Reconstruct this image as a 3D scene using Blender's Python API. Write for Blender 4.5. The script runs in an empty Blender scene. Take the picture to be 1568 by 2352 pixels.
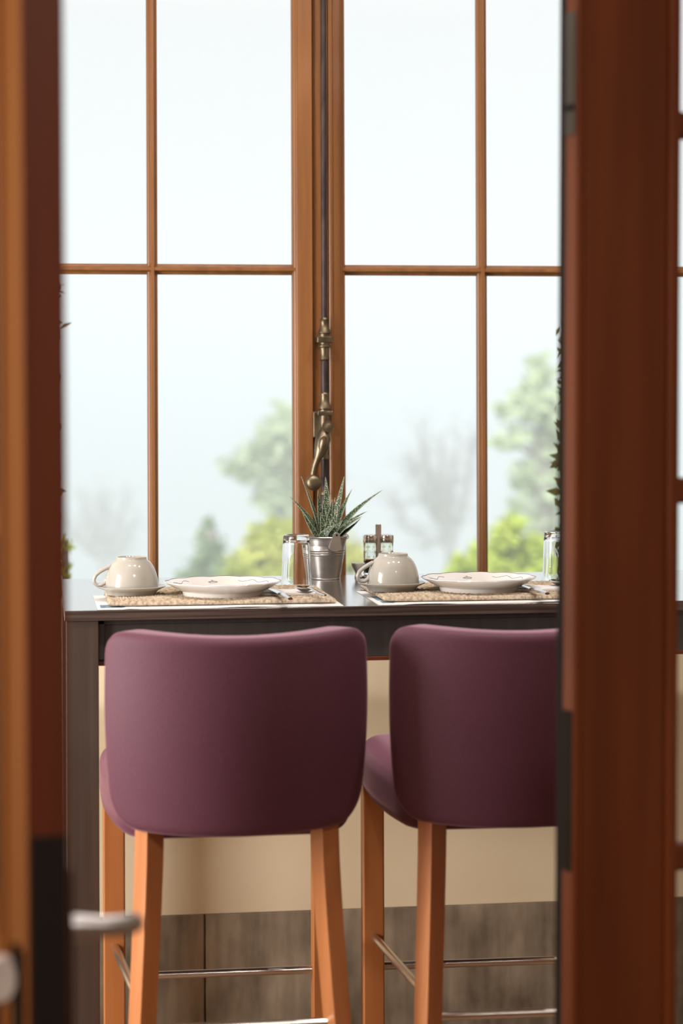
import bpy, bmesh, math, random
from math import sin, cos, pi, radians, hypot, atan2
from mathutils import Vector, Matrix, noise

random.seed(7)
S = bpy.context.scene
COL = S.collection

# ------------------------------------------------------------------ camera
F, CX, CY, CZ = 5000.0, 784.0, 920.0, 1.42
YAW, ROLL = radians(-8.0), radians(-0.2)
cam_d = bpy.data.cameras.new('camera')
cam = bpy.data.objects.new('camera', cam_d)
COL.objects.link(cam)
CM = Matrix.Rotation(YAW, 3, 'Z') @ Matrix.Rotation(pi / 2, 3, 'X') @ Matrix.Rotation(ROLL, 3, 'Z')
cam.matrix_world = Matrix.Translation((0, 0, CZ)) @ CM.to_4x4()
cam_d.sensor_fit = 'AUTO'
cam_d.sensor_width = 36
cam_d.lens = F / 2352 * 36
cam_d.shift_y = -(1176 - CY) / 2352
cam_d.clip_start, cam_d.clip_end = 0.05, 6000
cam_d.dof.use_dof = True
cam_d.dof.focus_distance = 4.2
cam_d.dof.aperture_fstop = 3.15
cam_d.dof.aperture_blades = 0
S.camera = cam

# ------------------------------------------------------------------ world, sun, large lights, exposure
S.view_settings.view_transform = 'Standard'
S.view_settings.look = 'None'
S.view_settings.gamma = 1
S.view_settings.exposure = 0.16
S.view_settings.use_curve_mapping = False
S.cycles.volume_bounces = 1
S.cycles.max_bounces = 10
S.cycles.transparent_max_bounces = 24
S.cycles.caustics_reflective = False
S.cycles.caustics_refractive = False
S.cycles.sample_clamp_indirect = 4.0

world = bpy.data.worlds.new('overcast_sky')
S.world = world
world.use_nodes = True
bg = world.node_tree.nodes['Background']
bg.inputs['Color'].default_value = (0.975, 0.98, 1.0, 1)
bg.inputs['Strength'].default_value = 0.835


def light(name, kind, loc, rot, energy, color, **kw):
    d = bpy.data.lights.new(name, kind)
    d.energy = energy
    d.color = color
    for k, v in kw.items():
        setattr(d, k, v)
    o = bpy.data.objects.new(name, d)
    o.location = loc
    o.rotation_euler = rot
    COL.objects.link(o)
    return o


# hazy sun high behind the house: it lights the garden, the roof keeps it out of the rooms
light('sun', 'SUN', (0, -5, 20), (radians(48), 0, radians(-20)), 7.2, (1.0, 0.975, 0.975), angle=radians(6))
# daylight of the big window in the left end wall of the veranda
light('window_daylight', 'AREA', (-1.58, 3.2, 1.28), (0, radians(-90), 0), 66, (1.0, 0.95, 0.90),
      shape='RECTANGLE', size=1.3, size_y=0.75)
# warm ceiling lamps of the veranda, then two unseen lights added in the camera's room
for lx_ in (-0.15, 0.62, 1.4):
    light('veranda_lamp', 'AREA', (lx_, 3.3, 3.16), (0, 0, 0), 13.5, (1.0, 0.95, 0.90), shape='DISK', size=0.12)
light('room_fill', 'AREA', (0.9, 0.2, 3.1), (0, 0, 0), 36, (1.0, 0.93, 0.87), shape='DISK', size=0.6)  # added overhead fill that brightens the door faces
light('door_face_fill', 'AREA', (-1.45, 1.5, 1.6), (0, radians(-90), 0), 24, (1.0, 0.80, 0.58), shape='DISK', size=0.35)  # added side light, out of view, to warm the left door's face

# ------------------------------------------------------------------ helpers


def ray(px, py):
    return CM @ Vector(((px - CX) / F, -(py - CY) / F, -1.0))


def dep(px, py, D):
    return Vector((0, 0, CZ)) + ray(px, py) * D


def ony(px, py, y):
    v = ray(px, py)
    return Vector((0, 0, CZ)) + v * (y / v.y)


def onz(px, py, z):
    v = ray(px, py)
    return Vector((0, 0, CZ)) + v * ((z - CZ) / v.z)


def tag(o, label, cat, group=None, kind=None):
    o['label'] = label
    o['category'] = cat
    if group:
        o['group'] = group
    if kind:
        o['kind'] = kind
    return o


def thing(name, loc, rz=0.0, label=None, cat=None, group=None, kind=None):
    o = bpy.data.objects.new(name, None)
    o.empty_display_size = 0.1
    COL.objects.link(o)
    o.location = loc
    o.rotation_euler = (0, 0, rz)
    if label:
        tag(o, label, cat, group, kind)
    return o


def copy_tree(o, parent=None):
    c = o.copy()
    COL.objects.link(c)
    if parent:
        c.parent = parent
    for ch in list(o.children):
        copy_tree(ch, c)
    return c


class MB:
    def __init__(self):
        self.bm = bmesh.new()

    def verts(self, pts):
        return [self.bm.verts.new(p) for p in pts]

    def face(self, vs):
        try:
            return self.bm.faces.new(vs)
        except ValueError:
            return None

    def box(self, x0, x1, y0, y1, z0, z1, M=None):
        p = [Vector((x, y, z)) for z in (z0, z1) for y in (y0, y1) for x in (x0, x1)]
        if M:
            p = [M @ q for q in p]
        v = self.verts(p)
        for f in ((0, 2, 3, 1), (4, 5, 7, 6), (0, 1, 5, 4), (2, 6, 7, 3), (0, 4, 6, 2), (1, 3, 7, 5)):
            self.face([v[i] for i in f])
        return self

    def prism(self, prof, a, b, fn):
        """closed 2D profile pushed from a to b; fn(u, v, t) -> point"""
        A = self.verts([fn(u, v, a) for u, v in prof])
        B = self.verts([fn(u, v, b) for u, v in prof])
        n = len(prof)
        for i in range(n):
            self.face([A[i], A[(i + 1) % n], B[(i + 1) % n], B[i]])
        self.face(A[::-1])
        self.face(B)
        return self

    def lathe(self, prof, seg=48, c=(0, 0, 0), rfn=None, zfn=None, M=None):
        c = Vector(c)
        rings = []
        for (r, z) in prof:
            if r < 1e-6:
                p = c + Vector((0, 0, z))
                rings.append(self.verts([M @ p if M else p]))
            else:
                ps = []
                for i in range(seg):
                    a = 2 * pi * i / seg
                    rr = r * (rfn(a, r, z) if rfn else 1)
                    zz = z + (zfn(a, r, z) if zfn else 0)
                    p = c + Vector((rr * cos(a), rr * sin(a), zz))
                    ps.append(M @ p if M else p)
                rings.append(self.verts(ps))
        for A, B in zip(rings, rings[1:]):
            if len(A) == 1 and len(B) == 1:
                continue
            for i in range(seg):
                j = (i + 1) % seg
                if len(A) == 1:
                    self.face([A[0], B[i], B[j]])
                elif len(B) == 1:
                    self.face([A[i], A[j], B[0]])
                else:
                    self.face([A[i], A[j], B[j], B[i]])
        if hypot(prof[0][0] - prof[-1][0], prof[0][1] - prof[-1][1]) < 1e-6 and len(rings[0]) > 1:
            bmesh.ops.remove_doubles(self.bm, verts=rings[0] + rings[-1], dist=1e-7)
            return self
        for R, fl in ((rings[0], True), (rings[-1], False)):
            if len(R) > 1:
                self.face(R[::-1] if fl else R)
        return self

    def tube(self, path, rad, seg=12, sx=1.0, caps=True):
        path = [Vector(p) for p in path]
        n = len(path)
        if not hasattr(rad, '__len__'):
            rad = [rad] * n
        t0 = (path[1] - path[0]).normalized()
        up = Vector((0, 0, 1)) if abs(t0.z) < 0.9 else Vector((1, 0, 0))
        u = t0.cross(up).normalized()
        rings = []
        for i in range(n):
            t = (path[min(i + 1, n - 1)] - path[max(i - 1, 0)]).normalized()
            u = (u - t * u.dot(t)).normalized()
            w = t.cross(u)
            rings.append(self.verts([path[i] + (u * cos(2 * pi * k / seg) * sx + w * sin(2 * pi * k / seg)) * rad[i] for k in range(seg)]))
        for A, B in zip(rings, rings[1:]):
            for k in range(seg):
                j = (k + 1) % seg
                self.face([A[k], A[j], B[j], B[k]])
        if caps:
            self.face(rings[0][::-1])
            self.face(rings[-1])
        return self

    def slab(self, W, H, T, Rt, Rb, r, ns, nz, nt, fn):
        """upholstered slab in (s, t, z): outline corners Rt/Rb, edges rounded by r, then mapped by fn(s, t, z)"""
        cache = {}

        def pt(i, j, k):
            key = (i, j, k)
            if key in cache:
                return cache[key]
            s = -W / 2 + W * i / ns
            t = T * j / nt
            z = H * k / nz
            tc = T / 2 - abs(t - T / 2)
            e = min(W / 2 - abs(s), z, H - z)
            if e < r and tc < r:
                a, b = r - e, r - tc
                m, h = max(a, b), hypot(a, b)
                a2, b2 = a / h * m, b / h * m
                e2 = r - a2
                t = (r - b2) if t < T / 2 else T - (r - b2)
                s = max(-W / 2 + e2, min(W / 2 - e2, s))
                z = max(e2, min(H - e2, z))
            R = Rt if z > H / 2 else Rb
            ds = abs(s) - (W / 2 - R)
            dz = (z - (H - R)) if z > H / 2 else (R - z)
            if ds > 0 and dz > 0:
                m, h = max(ds, dz), hypot(ds, dz)
                ds, dz = ds / h * m, dz / h * m
                s = math.copysign(W / 2 - R + ds, s)
                z = (H - R + dz) if z > H / 2 else R - dz
            cache[key] = self.bm.verts.new(fn(s, t, z))
            return cache[key]
        for i in range(ns):
            for k in range(nz):
                for j in (0, nt):
                    self.face([pt(i, j, k), pt(i + 1, j, k), pt(i + 1, j, k + 1), pt(i, j, k + 1)])
        for j in range(nt):
            for k in range(nz):
                for i in (0, ns):
                    self.face([pt(i, j, k), pt(i, j + 1, k), pt(i, j + 1, k + 1), pt(i, j, k + 1)])
            for i in range(ns):
                for k in (0, nz):
                    self.face([pt(i, j, k), pt(i + 1, j, k), pt(i + 1, j + 1, k), pt(i, j + 1, k)])
        return self

    def build(self, name, mat, parent=None, bevel=0.0, smooth=True, angle=38, loc=None, rz=0.0, seg=2):
        bm = self.bm
        bmesh.ops.recalc_face_normals(bm, faces=bm.faces)
        me = bpy.data.meshes.new(name)
        bm.to_mesh(me)
        bm.free()
        me.materials.append(mat)
        if smooth:
            me.polygons.foreach_set('use_smooth', [True] * len(me.polygons))
            me.set_sharp_from_angle(angle=radians(angle))
        o = bpy.data.objects.new(name, me)
        COL.objects.link(o)
        if parent:
            o.parent = parent
        if loc:
            o.location = loc
        o.rotation_euler = (0, 0, rz)
        if bevel:
            m = o.modifiers.new('edge_softening', 'BEVEL')
            m.width = bevel
            m.segments = seg
            m.limit_method = 'ANGLE'
            m.angle_limit = radians(40)
            m.harden_normals = True
        return o


# ------------------------------------------------------------------ materials
def principled(name, base, rough=0.5, metal=0.0, coat=0.0, sheen=0.0, spec=0.5, **kw):
    m = bpy.data.materials.new(name)
    m.use_nodes = True
    b = m.node_tree.nodes['Principled BSDF']
    b.inputs['Base Color'].default_value = (*base, 1)
    b.inputs['Roughness'].default_value = rough
    b.inputs['Metallic'].default_value = metal
    b.inputs['Coat Weight'].default_value = coat
    b.inputs['Coat Roughness'].default_value = kw.get('coat_rough', 0.1)
    b.inputs['Sheen Weight'].default_value = sheen
    b.inputs['Sheen Roughness'].default_value = kw.get('sheen_rough', 0.4)
    b.inputs['Specular IOR Level'].default_value = spec
    if 'sheen_tint' in kw:
        b.inputs['Sheen Tint'].default_value = (*kw['sheen_tint'], 1)
    return m


def grain(m, c1, c2, scale=(8, 8, 8), nscale=1.0, detail=6, lo=0.3, hi=0.7, bump=0.0, bump_dist=0.001, c3=None):
    """noise in object space between two colours, with optional bump"""
    nt = m.node_tree
    N, L = nt.nodes, nt.links
    b = N['Principled BSDF']
    tc = N.new('ShaderNodeTexCoord')
    mp = N.new('ShaderNodeMapping')
    mp.inputs['Scale'].default_value = scale
    L.new(tc.outputs['Object'], mp.inputs['Vector'])
    no = N.new('ShaderNodeTexNoise')
    no.inputs['Scale'].default_value = nscale
    no.inputs['Detail'].default_value = detail
    L.new(mp.outputs['Vector'], no.inputs['Vector'])
    cr = N.new('ShaderNodeValToRGB')
    cr.color_ramp.elements[0].position = lo
    cr.color_ramp.elements[0].color = (*c1, 1)
    cr.color_ramp.elements[1].position = hi
    cr.color_ramp.elements[1].color = (*c2, 1)
    if c3:
        e = cr.color_ramp.elements.new((lo + hi) / 2)
        e.color = (*c3, 1)
    L.new(no.outputs['Fac'], cr.inputs['Fac'])
    L.new(cr.outputs['Color'], b.inputs['Base Color'])
    if bump:
        bp = N.new('ShaderNodeBump')
        bp.inputs['Strength'].default_value = bump
        bp.inputs['Distance'].default_value = bump_dist
        L.new(no.outputs['Fac'], bp.inputs['Height'])
        L.new(bp.outputs['Normal'], b.inputs['Normal'])
    return m


M = {}
M['window_wood'] = grain(principled('window_wood', (.3, .12, .04), .38, coat=.15, coat_rough=.25), (.19, .074, .022), (.31, .132, .042), (40, 40, 2.2), 1.0, bump=.15)
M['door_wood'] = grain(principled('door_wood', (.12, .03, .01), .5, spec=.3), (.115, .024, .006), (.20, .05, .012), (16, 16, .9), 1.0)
M['door_wood_lit'] = grain(principled('door_wood_lit', (.25, .09, .03), .45, spec=.35), (.20, .070, .018), (.32, .125, .036), (16, 16, .9), 1.0)  # light falling on the left door's face put into a lighter wood colour
M['door_edge'] = grain(principled('door_edge', (.1, .025, .01), .5, spec=.3), (.075, .016, .006), (.125, .028, .009), (16, 16, .9), 1.0)  # left door edge's weak light put into the colour; apron lip shares it
M['leg_wood'] = grain(principled('leg_wood', (.5, .2, .06), .4, coat=.2, coat_rough=.2), (.43, .150, .043), (.54, .21, .068), (45, 45, 2.0), 1.0)
M['wenge'] = grain(principled('wenge', (.05, .035, .03), .42), (.030, .019, .016), (.100, .070, .058), (3.0, 90, 190), 1.0, lo=.36, hi=.64, bump=.1)
M['wenge_upright'] = grain(principled('wenge_upright', (.05, .035, .03), .5), (.046, .030, .023), (.066, .046, .036), (70, 70, 2.0), 1.0)
M['apron'] = grain(principled('apron', (.035, .032, .03), .5), (.030, .027, .025), (.046, .041, .038), (70, 70, 2.0), 1.0)
M['table_top'] = grain(principled('table_top', (.05, .04, .035), .18, spec=1.0, coat=1.0, coat_rough=.15), (.050, .040, .036), (.080, .066, .060), (2.0, 50, 50), 1.0)
M['purple_fabric'] = grain(principled('purple_fabric', (.11, .03, .05), .62, sheen=.45, sheen_rough=.34, sheen_tint=(1.0, .62, .78), spec=.34), (.094, .028, .049), (.122, .040, .068), (400, 400, 400), 1.0, bump=.15)
M['chrome'] = principled('chrome', (.74, .72, .68), .26, 1.0)
M['steel'] = principled('steel', (.72, .71, .70), .14, 1.0)
M['satin_nickel'] = principled('satin_nickel', (.42, .39, .38), .34, .9)
M['pale_nickel'] = principled('pale_nickel', (.75, .72, .72), .35, .35)
M['porcelain'] = principled('porcelain', (.42, .408, .375), .12, spec=.55, coat=.3)
M['porcelain_white'] = principled('porcelain_white', (.80, .79, .775), .14, spec=.55, coat=.3)
M['grey_line'] = principled('grey_line', (.26, .24, .29), .4)
M['napkin'] = principled('napkin', (.83, .83, .84), .85)
M['paper'] = principled('paper', (.82, .83, .85), .6)
M['paper_print'] = grain(principled('paper_print', (.1, .2, .35), .6), (.03, .05, .10), (.30, .48, .62), (60, 60, 1), 1.0)
M['brass'] = grain(principled('brass', (.2, .16, .1), .42, 1.0), (.125, .10, .066), (.27, .225, .16), (30, 30, 30), 1.0)
M['iron'] = grain(principled('iron', (.05, .04, .045), .5, .6), (.035, .026, .028), (.085, .065, .066), (60, 60, 20), 1.0)
M['zinc'] = grain(principled('zinc', (.42, .41, .40), .34, .9), (.42, .415, .41), (.52, .515, .51), (20, 20, 60), 1.0)
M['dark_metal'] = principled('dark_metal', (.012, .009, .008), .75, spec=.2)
M['grey_metal'] = principled('grey_metal', (.085, .080, .075), .7, spec=.3)
M['soil'] = grain(principled('soil', (.03, .02, .015), 1), (.012, .008, .006), (.05, .035, .025), (120, 120, 120), 1.0, bump=.6)
M['plaster'] = grain(principled('plaster', (.62, .50, .35), .9, spec=.2), (.82, .68, .47), (.87, .74, .53), (5, 5, 5), 1.0, bump=.05)
M['room_white'] = grain(principled('room_white', (.66, .58, .47), .9, spec=.2), (.64, .56, .45), (.68, .6, .5), (2, 2, 2), 1.0)
M['dark_room'] = grain(principled('dark_room', (.2, .13, .09), .9, spec=.2), (.42, .33, .25), (.48, .38, .29), (2, 2, 2), 1.0)
M['floor_wood'] = grain(principled('floor_wood', (.2, .11, .06), .4), (.15, .085, .045), (.26, .15, .085), (14, 1.2, 1), 1.0)
M['sill'] = principled('sill', (.72, .70, .68), .5)


def stone_material():
    m = principled('grey_stone', (.2, .17, .13), .9, spec=.2)
    nt = m.node_tree
    N, L = nt.nodes, nt.links
    b = N['Principled BSDF']
    tc = N.new('ShaderNodeTexCoord')

    def noi(scale, detail, vec):
        mp = N.new('ShaderNodeMapping')
        mp.inputs['Scale'].default_value = vec
        L.new(tc.outputs['Object'], mp.inputs['Vector'])
        n = N.new('ShaderNodeTexNoise')
        n.inputs['Scale'].default_value = scale
        n.inputs['Detail'].default_value = detail
        L.new(mp.outputs['Vector'], n.inputs['Vector'])
        return n
    streak = noi(1, 5, (45, 1, 5))
    patch = noi(1, 9, (7, 1, 5))
    r1 = N.new('ShaderNodeValToRGB')
    r1.color_ramp.elements[0].position, r1.color_ramp.elements[1].position = .36, .62
    r1.color_ramp.elements[0].color = (.135, .102, .068, 1)
    r1.color_ramp.elements[1].color = (.37, .30, .225, 1)
    L.new(patch.outputs['Fac'], r1.inputs['Fac'])
    r2 = N.new('ShaderNodeValToRGB')
    r2.color_ramp.elements[0].position, r2.color_ramp.elements[1].position = .38, .62
    r2.color_ramp.elements[0].color = (.84, .82, .80, 1)
    r2.color_ramp.elements[1].color = (1.10, 1.08, 1.05, 1)
    L.new(streak.outputs['Fac'], r2.inputs['Fac'])
    mx = N.new('ShaderNodeMix')
    mx.data_type = 'RGBA'
    mx.blend_type = 'MULTIPLY'
    mx.inputs['Factor'].default_value = 1
    L.new(r1.outputs['Color'], mx.inputs['A'])
    L.new(r2.outputs['Color'], mx.inputs['B'])
    L.new(mx.outputs['Result'], b.inputs['Base Color'])
    bp = N.new('ShaderNodeBump')
    bp.inputs['Strength'].default_value = .25
    bp.inputs['Distance'].default_value = .002
    L.new(streak.outputs['Fac'], bp.inputs['Height'])
    L.new(bp.outputs['Normal'], b.inputs['Normal'])
    return m


M['stone'] = stone_material()


def pane_glass(name, tint=(1, 1, 1)):
    m = bpy.data.materials.new(name)
    m.use_nodes = True
    nt = m.node_tree
    N, L = nt.nodes, nt.links
    N.remove(N['Principled BSDF'])
    out = N['Material Output']
    tr = N.new('ShaderNodeBsdfTransparent')
    tr.inputs['Color'].default_value = (*tint, 1)
    gl = N.new('ShaderNodeBsdfGlossy')
    gl.inputs['Roughness'].default_value = .02
    fr = N.new('ShaderNodeFresnel')
    fr.inputs['IOR'].default_value = 1.25
    mx = N.new('ShaderNodeMixShader')
    L.new(fr.outputs['Fac'], mx.inputs['Fac'])
    L.new(tr.outputs['BSDF'], mx.inputs[1])
    L.new(gl.outputs['BSDF'], mx.inputs[2])
    L.new(mx.outputs['Shader'], out.inputs['Surface'])
    return m


M['pane'] = pane_glass('window_glass', (.995, .998, .998))


def clear_glass(name, rough=0.0, ior=1.36):
    m = bpy.data.materials.new(name)
    m.use_nodes = True
    nt = m.node_tree
    N, L = nt.nodes, nt.links
    N.remove(N['Principled BSDF'])
    g = N.new('ShaderNodeBsdfGlass')
    g.inputs['IOR'].default_value = ior
    g.inputs['Roughness'].default_value = rough
    L.new(g.outputs['BSDF'], N['Material Output'].inputs['Surface'])
    return m


M['glass'] = clear_glass('tumbler_glass')


def leaf_mat(name, c1, c2, trans=.35, scale=1.2):
    m = bpy.data.materials.new(name)
    m.use_nodes = True
    nt = m.node_tree
    N, L = nt.nodes, nt.links
    N.remove(N['Principled BSDF'])
    tc = N.new('ShaderNodeTexCoord')
    no = N.new('ShaderNodeTexNoise')
    no.inputs['Scale'].default_value = scale
    no.inputs['Detail'].default_value = 3
    L.new(tc.outputs['Object'], no.inputs['Vector'])
    cr = N.new('ShaderNodeValToRGB')
    cr.color_ramp.elements[0].position, cr.color_ramp.elements[1].position = .35, .65
    cr.color_ramp.elements[0].color = (*c1, 1)
    cr.color_ramp.elements[1].color = (*c2, 1)
    L.new(no.outputs['Fac'], cr.inputs['Fac'])
    d = N.new('ShaderNodeBsdfDiffuse')
    t = N.new('ShaderNodeBsdfTranslucent')
    L.new(cr.outputs['Color'], d.inputs['Color'])
    L.new(cr.outputs['Color'], t.inputs['Color'])
    mx = N.new('ShaderNodeMixShader')
    mx.inputs['Fac'].default_value = trans
    L.new(d.outputs['BSDF'], mx.inputs[1])
    L.new(t.outputs['BSDF'], mx.inputs[2])
    L.new(mx.outputs['Shader'], N['Material Output'].inputs['Surface'])
    return m


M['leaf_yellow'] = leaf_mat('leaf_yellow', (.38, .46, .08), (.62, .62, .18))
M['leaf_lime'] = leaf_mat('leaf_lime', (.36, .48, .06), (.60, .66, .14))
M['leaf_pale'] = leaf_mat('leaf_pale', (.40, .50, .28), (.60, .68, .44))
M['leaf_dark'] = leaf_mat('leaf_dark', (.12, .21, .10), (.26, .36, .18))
M['leaf_vine'] = leaf_mat('leaf_vine', (.13, .12, .05), (.30, .27, .12))
M['bark'] = grain(principled('bark', (.2, .17, .14), .9), (.13, .11, .095), (.26, .23, .20), (20, 20, 4), 1.0)
M['bare_bark'] = grain(principled('bare_bark', (.25, .24, .24), .9), (.20, .19, .20), (.32, .31, .32), (20, 20, 4), 1.0)
M['grass'] = grain(principled('grass', (.2, .3, .08), .95), (.16, .24, .06), (.30, .40, .12), (1, 1, 1), 1.0)
M['lake'] = grain(principled('lake', (.15, .22, .26), .22, spec=.6), (.14, .21, .25), (.18, .26, .30), (.01, .05, 1), 1.0)


def succulent_material():
    m = principled('succulent_leaf', (.03, .07, .03), .42, spec=.45)
    nt = m.node_tree
    N, L = nt.nodes, nt.links
    b = N['Principled BSDF']
    tc = N.new('ShaderNodeTexCoord')
    vo = N.new('ShaderNodeTexVoronoi')
    vo.inputs['Scale'].default_value = 420
    L.new(tc.outputs['Object'], vo.inputs['Vector'])
    lt = N.new('ShaderNodeMath')
    lt.operation = 'LESS_THAN'
    lt.inputs[1].default_value = .30
    L.new(vo.outputs['Distance'], lt.inputs[0])
    no = N.new('ShaderNodeTexNoise')
    no.inputs['Scale'].default_value = 60
    L.new(tc.outputs['Object'], no.inputs['Vector'])
    cr = N.new('ShaderNodeValToRGB')
    cr.color_ramp.elements[0].color = (.010, .030, .014, 1)
    cr.color_ramp.elements[1].color = (.045, .092, .036, 1)
    L.new(no.outputs['Fac'], cr.inputs['Fac'])
    mx = N.new('ShaderNodeMix')
    mx.data_type = 'RGBA'
    L.new(lt.outputs['Value'], mx.inputs['Factor'])
    L.new(cr.outputs['Color'], mx.inputs['A'])
    mx.inputs['B'].default_value = (.62, .68, .56, 1)
    L.new(mx.outputs['Result'], b.inputs['Base Color'])
    return m


M['succulent'] = succulent_material()
M['succulent_margin'] = principled('succulent_margin', (.50, .54, .42), .6)


def weave_material():
    m = principled('woven_straw', (.5, .38, .25), .8, spec=.25)
    grain(m, (.27, .20, .13), (.60, .50, .385), (160, 60, 160), 1.0, lo=.28, hi=.62, bump=.06)
    return m


M['weave'] = weave_material()

# ------------------------------------------------------------------ setting
WY = 4.75            # room face of the window wall
YD = 2.74            # camera side of the wall with the double door
TT = 1.05            # top of the bar table


def struct(name, mb, mat, label, cat, **kw):
    o = mb.build(name, mat, **kw)
    return tag(o, label, cat, kind='structure')


struct('floor', MB().box(-1.75, 3.1, -1.6, WY + .12, -.1, 0), M['floor_wood'], 'brown wooden floor under the bar table and stools', 'floor')
struct('ceiling', MB().box(-1.75, 3.1, -1.6, WY + .12, 3.2, 3.35), M['room_white'], 'pale plaster ceiling above the rooms', 'ceiling')
wb = MB()
wb.box(-1.6, 2.95, WY, WY + .12, .30, 1.0)          # under the windows
wb.box(-1.6, 2.95, WY, WY + .12, 3.12, 3.2)
wb.box(-1.6, -.20, WY, WY + .12, 1.0, 3.12)
wb.box(2.16, 2.95, WY, WY + .12, 1.0, 3.12)
wb.box(1.335, 1.345, WY, WY + .12, 1.0, 3.12)
wb.box(-.20, -.125, WY, WY + .12, 1.0, 3.12)
struct('wall_back', wb, M['plaster'], 'beige plaster wall below the windows, behind the bar stools', 'wall', smooth=False)
st = MB()
jx = [-1.6, -.86, -.24, .362, 1.05 + .30, 2.05, 2.95]
for a, b in zip(jx, jx[1:]):
    st.box(a + .002, b - .002, WY - .006, WY + .11, 0, .299)
st.box(-1.6, 2.95, WY + .003, WY + .11, 0, .296)
struct('baseboard_back', st, M['stone'], 'weathered grey stone base course along the foot of the beige wall', 'baseboard', bevel=.002)
struct('trim_1', MB().box(-.12, 1.372, WY - .02, WY + .13, .975, 1.0), M['sill'], 'pale window sill behind the bar table', 'window sill', bevel=.003)

wl = MB()
wl.box(-1.75, -1.6, -1.6, WY + .12, 0, .9)
wl.box(-1.75, -1.6, -1.6, WY + .12, 2.6, 3.2)
wl.box(-1.75, -1.6, -1.6, 2.95, .9, 2.6)
wl.box(-1.75, -1.6, 4.6, WY + .12, .9, 2.6)
struct('wall_left', wl, M['room_white'], 'pale end wall of the veranda with a window', 'wall', smooth=False)
struct('wall_right', MB().box(2.95, 3.1, -1.6, WY + .12, 0, 3.2), M['room_white'], 'pale right end wall of the rooms', 'wall')
struct('wall_rear', MB().box(-1.75, 3.1, -1.75, -1.6, 0, 3.2), M['dark_room'], 'dark wall behind the viewer', 'wall')
wf = MB()
wf.box(-1.6, -.19, YD, YD + .15, 0, 3.2)
wf.box(1.39, 2.95, YD, YD + .15, 0, 3.2)
wf.box(-.19, 1.39, YD, YD + .15, 2.62, 3.2)
struct('wall_front', wf, M['dark_room'], 'dark wall around the open double door', 'wall', smooth=False)
df = MB()
df.box(-.19, -.15, YD - .01, YD + .16, 0, 2.62)
df.box(1.35, 1.39, YD - .01, YD + .16, 0, 2.62)
df.box(-.15, 1.35, YD - .01, YD + .16, 2.58, 2.62)
struct('trim_2', df, M['door_wood'], 'dark wooden frame of the double door', 'door frame', bevel=.003)


# ---- windows
MUNT = [(-.0115, .026), (-.0115, .016), (-.0095, .0135), (-.0065, .0125), (-.0050, .009), (-.0042, .002), (-.003, 0),
        (.003, 0), (.0042, .002), (.0050, .009), (.0065, .0125), (.0095, .0135), (.0115, .016), (.0115, .026)]
MZ = 1.7085
ZB, ZT = 1.0, 3.12
YF = WY - .004       # front face of the sashes


def ovolo(mb, x, sgn, z0, z1):
    """glazing moulding along the edge of a stile at x, running to the glass side sgn"""
    p = [(0, .0), (.002 * sgn, .0005), (.004 * sgn, .002), (.005 * sgn, .005), (.009 * sgn, .007), (.0115 * sgn, .012), (.0115 * sgn, .03), (0, .03)]
    mb.prism(p, z0, z1, lambda u, v, t: Vector((x + u, YF + v, t)))


def window(name, stiles, munts, label):
    """stiles: (x0, x1) of the left and right stile between outer edge and moulding edge"""
    w = thing(name, (0, 0, 0), label=label, cat='window', kind='structure')
    (a0, a1), (b0, b1) = stiles
    f = MB()
    f.box(a0, a1 - .0115, YF, YF + .045, ZB, ZT)
    f.box(b0 + .0115, b1, YF, YF + .045, ZB, ZT)
    ovolo(f, a1 - .0115, 1, ZB, ZT)
    ovolo(f, b0 + .0115, -1, ZB, ZT)
    f.box(a1 - .0115, b0 + .0115, YF + .002, YF + .044, ZB, ZB + .03)
    f.box(a1 - .0115, b0 + .0115, YF + .002, YF + .044, ZT - .05, ZT)
    f.build('sash_frame', M['window_wood'], w, bevel=.0012)
    xs = [a1] + [m for m in munts] + [b0]
    for m in munts:
        MB().prism(MUNT, ZB + .02, ZT - .03, lambda u, v, t: Vector((m + u, YF + .003 + v, t))).build('glazing_bar', M['window_wood'], w)
    zs = (MZ, MZ + .705)
    for z in zs:
        MB().prism(MUNT, a1 - .008, b0 + .008, lambda u, v, t: Vector((t, YF + .0045 + v, z + u))).build('glazing_bar', M['window_wood'], w)
    zz = [ZB + .025, zs[0], zs[1], ZT - .045]
    for xa, xb in zip(xs, xs[1:]):
        for za, zb in zip(zz, zz[1:]):
            MB().box(xa, xb, YF + .022, YF + .026, za, zb).build('glass_pane', M['pane'], w, smooth=False)
    return w


w1 = window('window_1', ((-.125, -.053), (.5605, .604)), (.2535,), 'left wooden casement window with slim glazing bars, beside the long iron bolt')
w2 = window('window_2', ((.640, .6775), (1.287, 1.335)), (.9865,), 'wooden casement window to the right of the long iron bolt, behind the plated stool setting')
w3 = window('window_3', ((1.345, 1.395), (2.09, 2.16)), (1.775,), 'next wooden window further along, seen past the glazed door')
# meeting strip between the two sashes belongs to the second one
ms = MB()
ms.box(.6045, .6395, YF + .010, YF + .045, ZB, ZT)
ms.prism([(.604, .012), (.6075, .004), (.611, .010), (.611, .02), (.604, .02)], ZB, ZT, lambda u, v, t: Vector((u, YF + v, t)))
ms.prism([(.640, .0), (.6445, -.003), (.648, -.003), (.651, .001), (.651, .01), (.640, .01)], ZB, ZT, lambda u, v, t: Vector((u, YF + v, t)))
ms.build('meeting_strip', M['window_wood'], w2, bevel=.001)

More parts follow.
